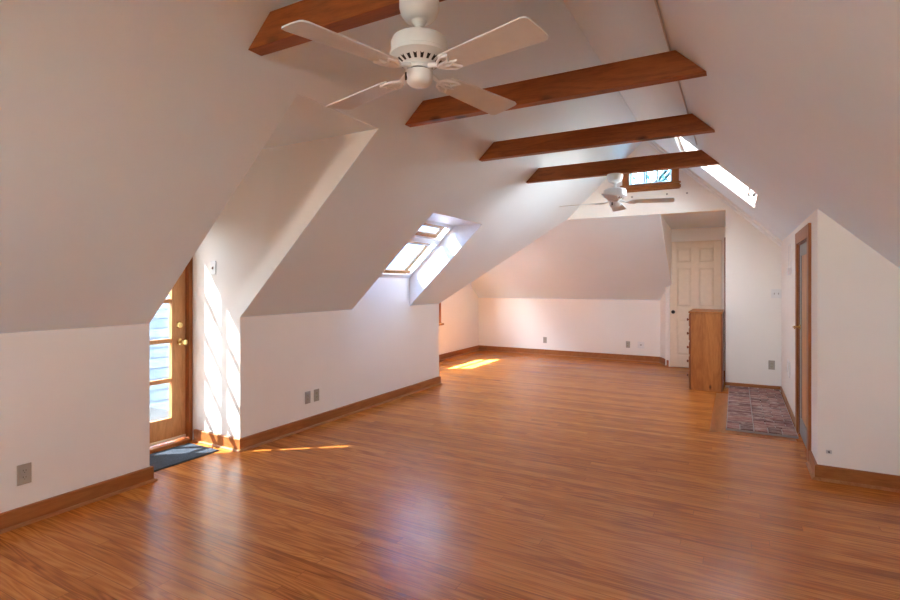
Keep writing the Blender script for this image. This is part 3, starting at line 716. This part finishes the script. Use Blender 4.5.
HX0, HX1, HY0, HY1 = -.088, XQ-.02, 5.60, YG-.015
he = thing('hearth', 'low hearth pad of old dark bricks on the floor by the right wall', 'hearth', ((HX0+HX1)/2, (HY0+HY1)/2, 0))
hcx, hcy = (HX0+HX1)/2, (HY0+HY1)/2
mb = MB(); mb.box(HX0-hcx, HY0-hcy, 0.001, HX1-hcx, HY1-hcy, .022); mb.build('mortar_bed', M['mortar'], he)
mb = MB(); g = .008
def brick(x0, y0, x1, y1):
    z1 = .031+random.uniform(-.0015, .0015)
    mb.box(x0-hcx, y0-hcy, .002, x1-hcx, y1-hcy, z1)
y = HY0+.003
bw = (HX1-HX0-.006)/5
for k in range(5): brick(HX0+.003+bw*k+g/2, y, HX0+.003+bw*(k+1)-g/2, y+.20)
y += .20+g; xm = HX0+.003+bw*2
r = 0
while y < HY1-.04:
    yy = min(y+.098, HY1-.004)
    brick(HX0+.003+g/2, y, xm-g/2, yy)
    if r % 2 == 0: cuts = [xm, xm+bw*1.6, HX1-.003]
    else: cuts = [xm, xm+bw*.9, xm+bw*2.4, HX1-.003]
    for a_, b2 in zip(cuts, cuts[1:]): brick(a_+g/2, y, b2-g/2, yy)
    y += .098+g; r += 1
mb.build('bricks', M['brick'], he, bevel=.003, seg=1)
# flush border board beside the hearth
mb = MB(); mb.box(-.225, 5.50, -.003, HX0-.004, 7.45, .0012); mb.box(HX0-.004, 5.50, -.003, XQ-.04, 5.585, .0012)
struct(mb.build('trim_3', M['trim']), 'flush wooden border boards around the brick hearth', 'trim')

dm = thing('doormat', 'dark blue grey mat lying before the glazed dormer door', 'mat', (-3.985, 2.555, 0))
mb = MB(); mb.box(-.205, -.345, .0005, .205, .31, .004); mb.build('rubber_backing', M['matedge'], dm)
mb = MB(); mb.box(-.197, -.337, .004, .197, .302, .011); mb.build('carpet_pile', M['mat'], dm, bevel=.003)

# ------------------------------------------------------------------ wall plates
def plate_matrix(loc, normal):
    n = Vector(normal).normalized(); z = Vector((0, 0, 1)); x = z.cross(n)
    m = Matrix((x, z, n)).transposed().to_4x4(); m.translation = Vector(loc); return m
def outlet(label, loc, normal, mp, group='duplex wall outlets'):
    o = thing('wall_outlet', label, 'outlet', (0, 0, 0), 0, group); o.matrix_world = plate_matrix(loc, normal)
    mb = MB(); mb.box(-.036, -.059, 0, .036, .059, .006); mb.build('cover_plate', mp, o, bevel=.003)
    for s_ in (-1, 1):
        mb = MB().lathe([(0, .005), (.0165, .005), (.0165, .0085), (0, .0085)], 20, None, (0, s_*.0195, 0))
        q = mb.build('socket', M['white_plastic'] if mp is M['white_plastic'] else M['ivory'], o)
        mb = MB(); mb.box(-.008, s_*.0195-.001, .0083, -.0055, s_*.0195+.009, .0092); mb.box(.0055, s_*.0195-.001, .0083, .008, s_*.0195+.007, .0092); mb.box(-.002, s_*.0195-.010, .0083, .002, s_*.0195-.006, .0092)
        mb.build('slots', M['black'], q)
    return o
outlet('ivory outlet low on the near left knee wall', (XL, 1.444, .29), (1, 0, 0), M['ivory'])
outlet('left of two neighbouring outlets on the far knee wall', (XL, 3.725, .297), (1, 0, 0), M['grey_plate'])
outlet('right of two neighbouring outlets on the far knee wall', (XL, 3.845, .297), (1, 0, 0), M['grey_plate'])
outlet('single outlet on the back wall of the wing, left of two others', (-3.287, YB, .29), (0, -1, 0), M['grey_plate'])
outlet('grey outlet on the back wall beside a white phone plate', (-1.724, YB, .291), (0, -1, 0), M['grey_plate'])
outlet('grey outlet on the white gable wall above the brick hearth', (.400, YG, .34), (0, -1, 0), M['grey_plate'])
pj = thing('phone_outlet', 'white square phone plate on the back wall near the cream door', 'wall plate'); pj.matrix_world = plate_matrix((-1.50, YB, .295), (0, -1, 0))
mb = MB(); mb.box(-.058, -.059, 0, .058, .059, .006); mb.build('cover_plate', M['white_plastic'], pj, bevel=.003)
mb = MB(); mb.box(-.012, -.01, .006, .012, .012, .011); mb.build('jack', M['grey_plate'], pj)
def switch(label, loc, normal, gangs, name='light_switch'):
    o = thing(name, label, 'switch'); o.matrix_world = plate_matrix(loc, normal)
    w_ = .036+.023*(gangs-1)
    mb = MB(); mb.box(-w_, -.059, 0, w_, .059, .006); mb.build('cover_plate', M['white_plastic'], o, bevel=.003)
    for k in range(gangs):
        x = (k-(gangs-1)/2)*.046
        mb = MB(); mb.frustum([(x-.005, -.012, .005), (x+.005, -.012, .005), (x+.005, .012, .005), (x-.005, .012, .005)], [(x-.004, -.009, .018), (x+.004, -.009, .018), (x+.004, -.001, .018), (x-.004, -.001, .018)])
        mb.build('toggle', M['grey_plate'], o)
    return o
switch('white light switch high on the sunlit dormer cheek', (-3.972, YD2, 1.535), (0, -1, 0), 1)
switch('white double switch plate on the gable wall near the corner', (.452, YG, 1.268), (0, -1, 0), 2)
ic = thing('wall_intercom', 'slim white wall panel with a small box, left of the short door', 'intercom'); ic.matrix_world = plate_matrix((XQ, 6.66, 1.66), (-1, 0, 0))
mb = MB(); window_frame_mesh(mb, -.13, -.16, .13, .16, .012, 0, .008); mb.build('panel_rim', M['white_plastic'], ic)
mb = MB(); mb.box(-.118, -.148, 0, .118, .148, .004); mb.build('panel', M['wall'], ic)
mb = MB(); mb.box(.07, -.175, .0085, .15, -.095, .035); mb.build('box', M['white_plastic'], ic, bevel=.004)
vg = thing('vent_grille', 'white return vent grille low on the right wall by the hearth', 'vent'); vg.matrix_world = plate_matrix((XQ, 6.80, .465), (-1, 0, 0))
mb = MB(); window_frame_mesh(mb, -.15, -.085, .15, .085, .016, 0, .010); mb.build('frame', M['white_plastic'], vg, bevel=.002)
for k in range(7):
    mb = MB(); yy = -.06+.02*k; mb.frustum([(-.134, yy-.006, .001), (.134, yy-.006, .001), (.134, yy-.004, .001), (-.134, yy-.004, .001)], [(-.134, yy+.004, .009), (.134, yy+.004, .009), (.134, yy+.006, .009), (-.134, yy+.006, .009)]); mb.build('louvre', M['white_plastic'], vg)
cj = thing('cable_outlet', 'tiny steel cable jack low on the shaded right wall', 'jack'); cj.matrix_world = plate_matrix((.574, YQ-.0006, .205), (0, -1, 0))
mb = MB(); mb.box(-.017, -.013, 0, .017, .013, .004); mb.build('plate', M['steel'], cj, bevel=.001)
mb = MB().lathe([(0, .004), (.006, .004), (.005, .014), (0, .014)], 12); mb.build('connector', M['black'], cj)
for x, z, lab in ((-1.336, 2.663, 'leftmost of three small hooks below the gable window'), (-.862, 2.667, 'middle of three small hooks below the gable window'), (-.603, 2.659, 'rightmost of three small hooks below the gable window')):
    mb = MB(); mb.lathe([(0, 0), (.014, 0), (.010, .006), (.005, .010), (.005, .022), (0, .024)], 12)
    o = mb.build('wall_hook', M['grey_plate'], smooth=True); o.matrix_world = plate_matrix((x, YG, z), (0, -1, 0))
    tag(o, lab, 'hook', 'hooks below the gable window')

# ------------------------------------------------------------------ outside: lower roof, neighbour house, trees, ground
gz = -5.2
mb = MB(); mb.box(-60, -60, gz-.3, 60, 60, gz); struct(mb.build('ground', M['ground']), 'lawn far below the windows', 'ground')
mb = MB(); mb.box(-6.2, 1.6, -.12, -4.9, 3.6, -.04)
struct(mb.build('balcony', M['deck']), 'weathered landing outside the glazed door', 'balcony')
def house(label, loc, rz, hw_, ln, eave, ridge):
    nh = thing('neighbour_house', label, 'house', loc, rz, 'neighbouring houses'); rise = ridge-eave
    mb = MB(); mb.box(-hw_, -ln/2, 0, hw_, ln/2, eave); mb.prism([(-hw_, -ln/2, eave), (hw_, -ln/2, eave), (0, -ln/2, ridge)], (0, ln, 0)); mb.build('walls', M['siding'], nh)
    ang = math.atan2(rise, hw_); L_ = math.hypot(hw_, rise)+.35
    for s_ in (1, -1):
        mb = MB(); mb.box(0, -ln/2-.3, .02, L_, ln/2+.3, .14)
        o = mb.build('roof', M['shingle'], nh); o.location = (0, 0, ridge); o.rotation_euler = (0, ang, 0 if s_ == 1 else PI)
    mb = MB(); mb.box(-.35, ln*.28, ridge-1, .35, ln*.28+.7, ridge+1.0); mb.build('chimney', M['brick'], nh)
    return nh
house('grey shingled house roof seen through the glass of the left door', (-10.6, 4.6, gz), math.radians(-8), 4.0, 8.5, 3.9, 9.6)
house('grey shingled house roof seen through the left skylight', (-15.0, 21.0, gz), math.radians(-25), 4.5, 14, 5.2, 9.6)

def make_tree(label, loc, h, rad, seed, nleaf):
    rnd = random.Random(seed); t = thing('tree', label, 'tree', loc, 0, 'trees outside the house')
    mb = MB(); mb.tube([(0, 0, 0), (.1, .05, h*.3), (0, .1, h*.6), (.05, 0, h*.85)], [.22, .17, .11, .04], 8)
    tips = []
    for k in range(16):
        a = rnd.uniform(0, 2*PI); z0 = h*rnd.uniform(.35, .75); r = rad*rnd.uniform(.6, 1)
        p = (r*math.cos(a), r*math.sin(a), z0+r*rnd.uniform(.3, .9)); mb.tube([(0, .05, z0), (p[0]*.5, p[1]*.5, z0+.2*r), p], [.07, .045, .012], 6); tips.append(p); tips.append((p[0]*.6, p[1]*.6, p[2]-.1))
    mb.build('trunk', M['bark'], t, smooth=True)
    mb = MB()
    for k in range(nleaf):
        p = Vector(rnd.choice(tips)) + Vector((rnd.gauss(0, rad*.26), rnd.gauss(0, rad*.26), rnd.gauss(0, rad*.22)))
        u = Vector((rnd.gauss(0, 1), rnd.gauss(0, 1), rnd.gauss(0, 1))).normalized(); v = u.orthogonal().normalized()*.05; u = u*.10
        mb.face([p-u, p+v, p+u, p-v])
    mb.build('foliage', M['leaf'], t)
    return t
make_tree('leafy tree behind the gable window', (-2.3, 15.5, gz), 12.2, 2.6, 3, 1100)

# ------------------------------------------------------------------ light
SUN = Vector((1.28, 1.0, -1.72)).normalized()
sd = bpy.data.lights.new('sun', 'SUN'); so = bpy.data.objects.new('sun', sd); C.objects.link(so)
so.rotation_euler = SUN.to_track_quat('-Z', 'Y').to_euler(); sd.angle = math.radians(.6); sd.energy = 46; sd.color = (1, .97, .92)
so.location = (-20, -15, 30)
wd = bpy.data.worlds.new('sky'); bpy.context.scene.world = wd; wd.use_nodes = True; nt = wd.node_tree
bg = nt.nodes['Background']; sk = nt.nodes.new('ShaderNodeTexSky'); sk.sky_type = 'NISHITA'; sk.sun_disc = False
sk.sun_elevation = math.radians(47); sk.sun_rotation = math.radians(232); sk.air_density = 1.0; sk.dust_density = .7; sk.ozone_density = 1.0
hs = nt.nodes.new('ShaderNodeHueSaturation'); hs.inputs['Saturation'].default_value = .34
lk(nt, sk.outputs[0], hs.inputs['Color']); lk(nt, hs.outputs[0], bg.inputs[0]); bg.inputs[1].default_value = 3.0

def portal(name, loc, direction, sx, sy, up=(0, 0, 1)):
    l = bpy.data.lights.new(name, 'AREA'); l.shape = 'RECTANGLE'; l.size = sx; l.size_y = sy; l.energy = 10
    o = bpy.data.objects.new(name, l); C.objects.link(o); d = Vector(direction).normalized()
    z = -d; x = Vector(up).cross(z).normalized(); y = z.cross(x)
    m = Matrix((x, y, z)).transposed().to_4x4(); m.translation = Vector(loc); o.matrix_world = m
    l.cycles.is_portal = True
    return o
portal('portal_door', (XD-.17, (YD1+YD2)/2, 1.07), (1, 0, 0), .66, 2.0)
mid1 = Vector((XL+(xt-XL)/2, (YS1+YS2)/2, (ZS0+ZS1)/2)) + NL*.09
portal('portal_left_skylight', mid1, -NL, 1.15, .95)
mid2 = Vector(((RX0+RX1)/2, (RY0+RY1)/2, zr((RX0+RX1)/2))) + NR*.22
portal('portal_right_skylight', mid2, -NR, 1.05, 1.15)
portal('portal_gable', (-1.0875, YG+.14, 2.945), (0, -1, 0), .62, .25)
portal('portal_wing', (XW-.16, (WY0+WY1)/2, (WZ0+WZ1)/2), (1, 0, 0), .9, .84)
for x0, x1 in RW: portal('portal_rear', ((x0+x1)/2, YN-.16, (RZ0+RZ1)/2), (0, 1, 0), .72, .78)

for x0, x1, y0, y1 in ADDED_SKY: portal('portal_roof', Vector(((x0+x1)/2, (y0+y1)/2, zr((x0+x1)/2)))+NR*.21, -NR, .45, .44)

# ------------------------------------------------------------------ camera
cd = bpy.data.cameras.new('camera'); co = bpy.data.objects.new('camera', cd); C.objects.link(co)
co.location = (0, 0, 1.4); co.rotation_euler = (PI/2, 0, math.radians(28.914))
cd.sensor_width = 36; cd.lens = 518.64/900*36; cd.shift_y = -(300-283.40)/900; cd.clip_start = .02
sc = bpy.context.scene; sc.camera = co
sc.view_settings.view_transform = 'Standard'; sc.view_settings.look = 'None'; sc.view_settings.gamma = 1; sc.view_settings.use_curve_mapping = False
sc.view_settings.exposure = 2.62
cy = sc.cycles
cy.max_bounces = 14; cy.diffuse_bounces = 9; cy.glossy_bounces = 5; cy.transmission_bounces = 6; cy.transparent_max_bounces = 16
cy.sample_clamp_indirect = 12; cy.caustics_reflective = False; cy.caustics_refractive = False; cy.use_denoising = True
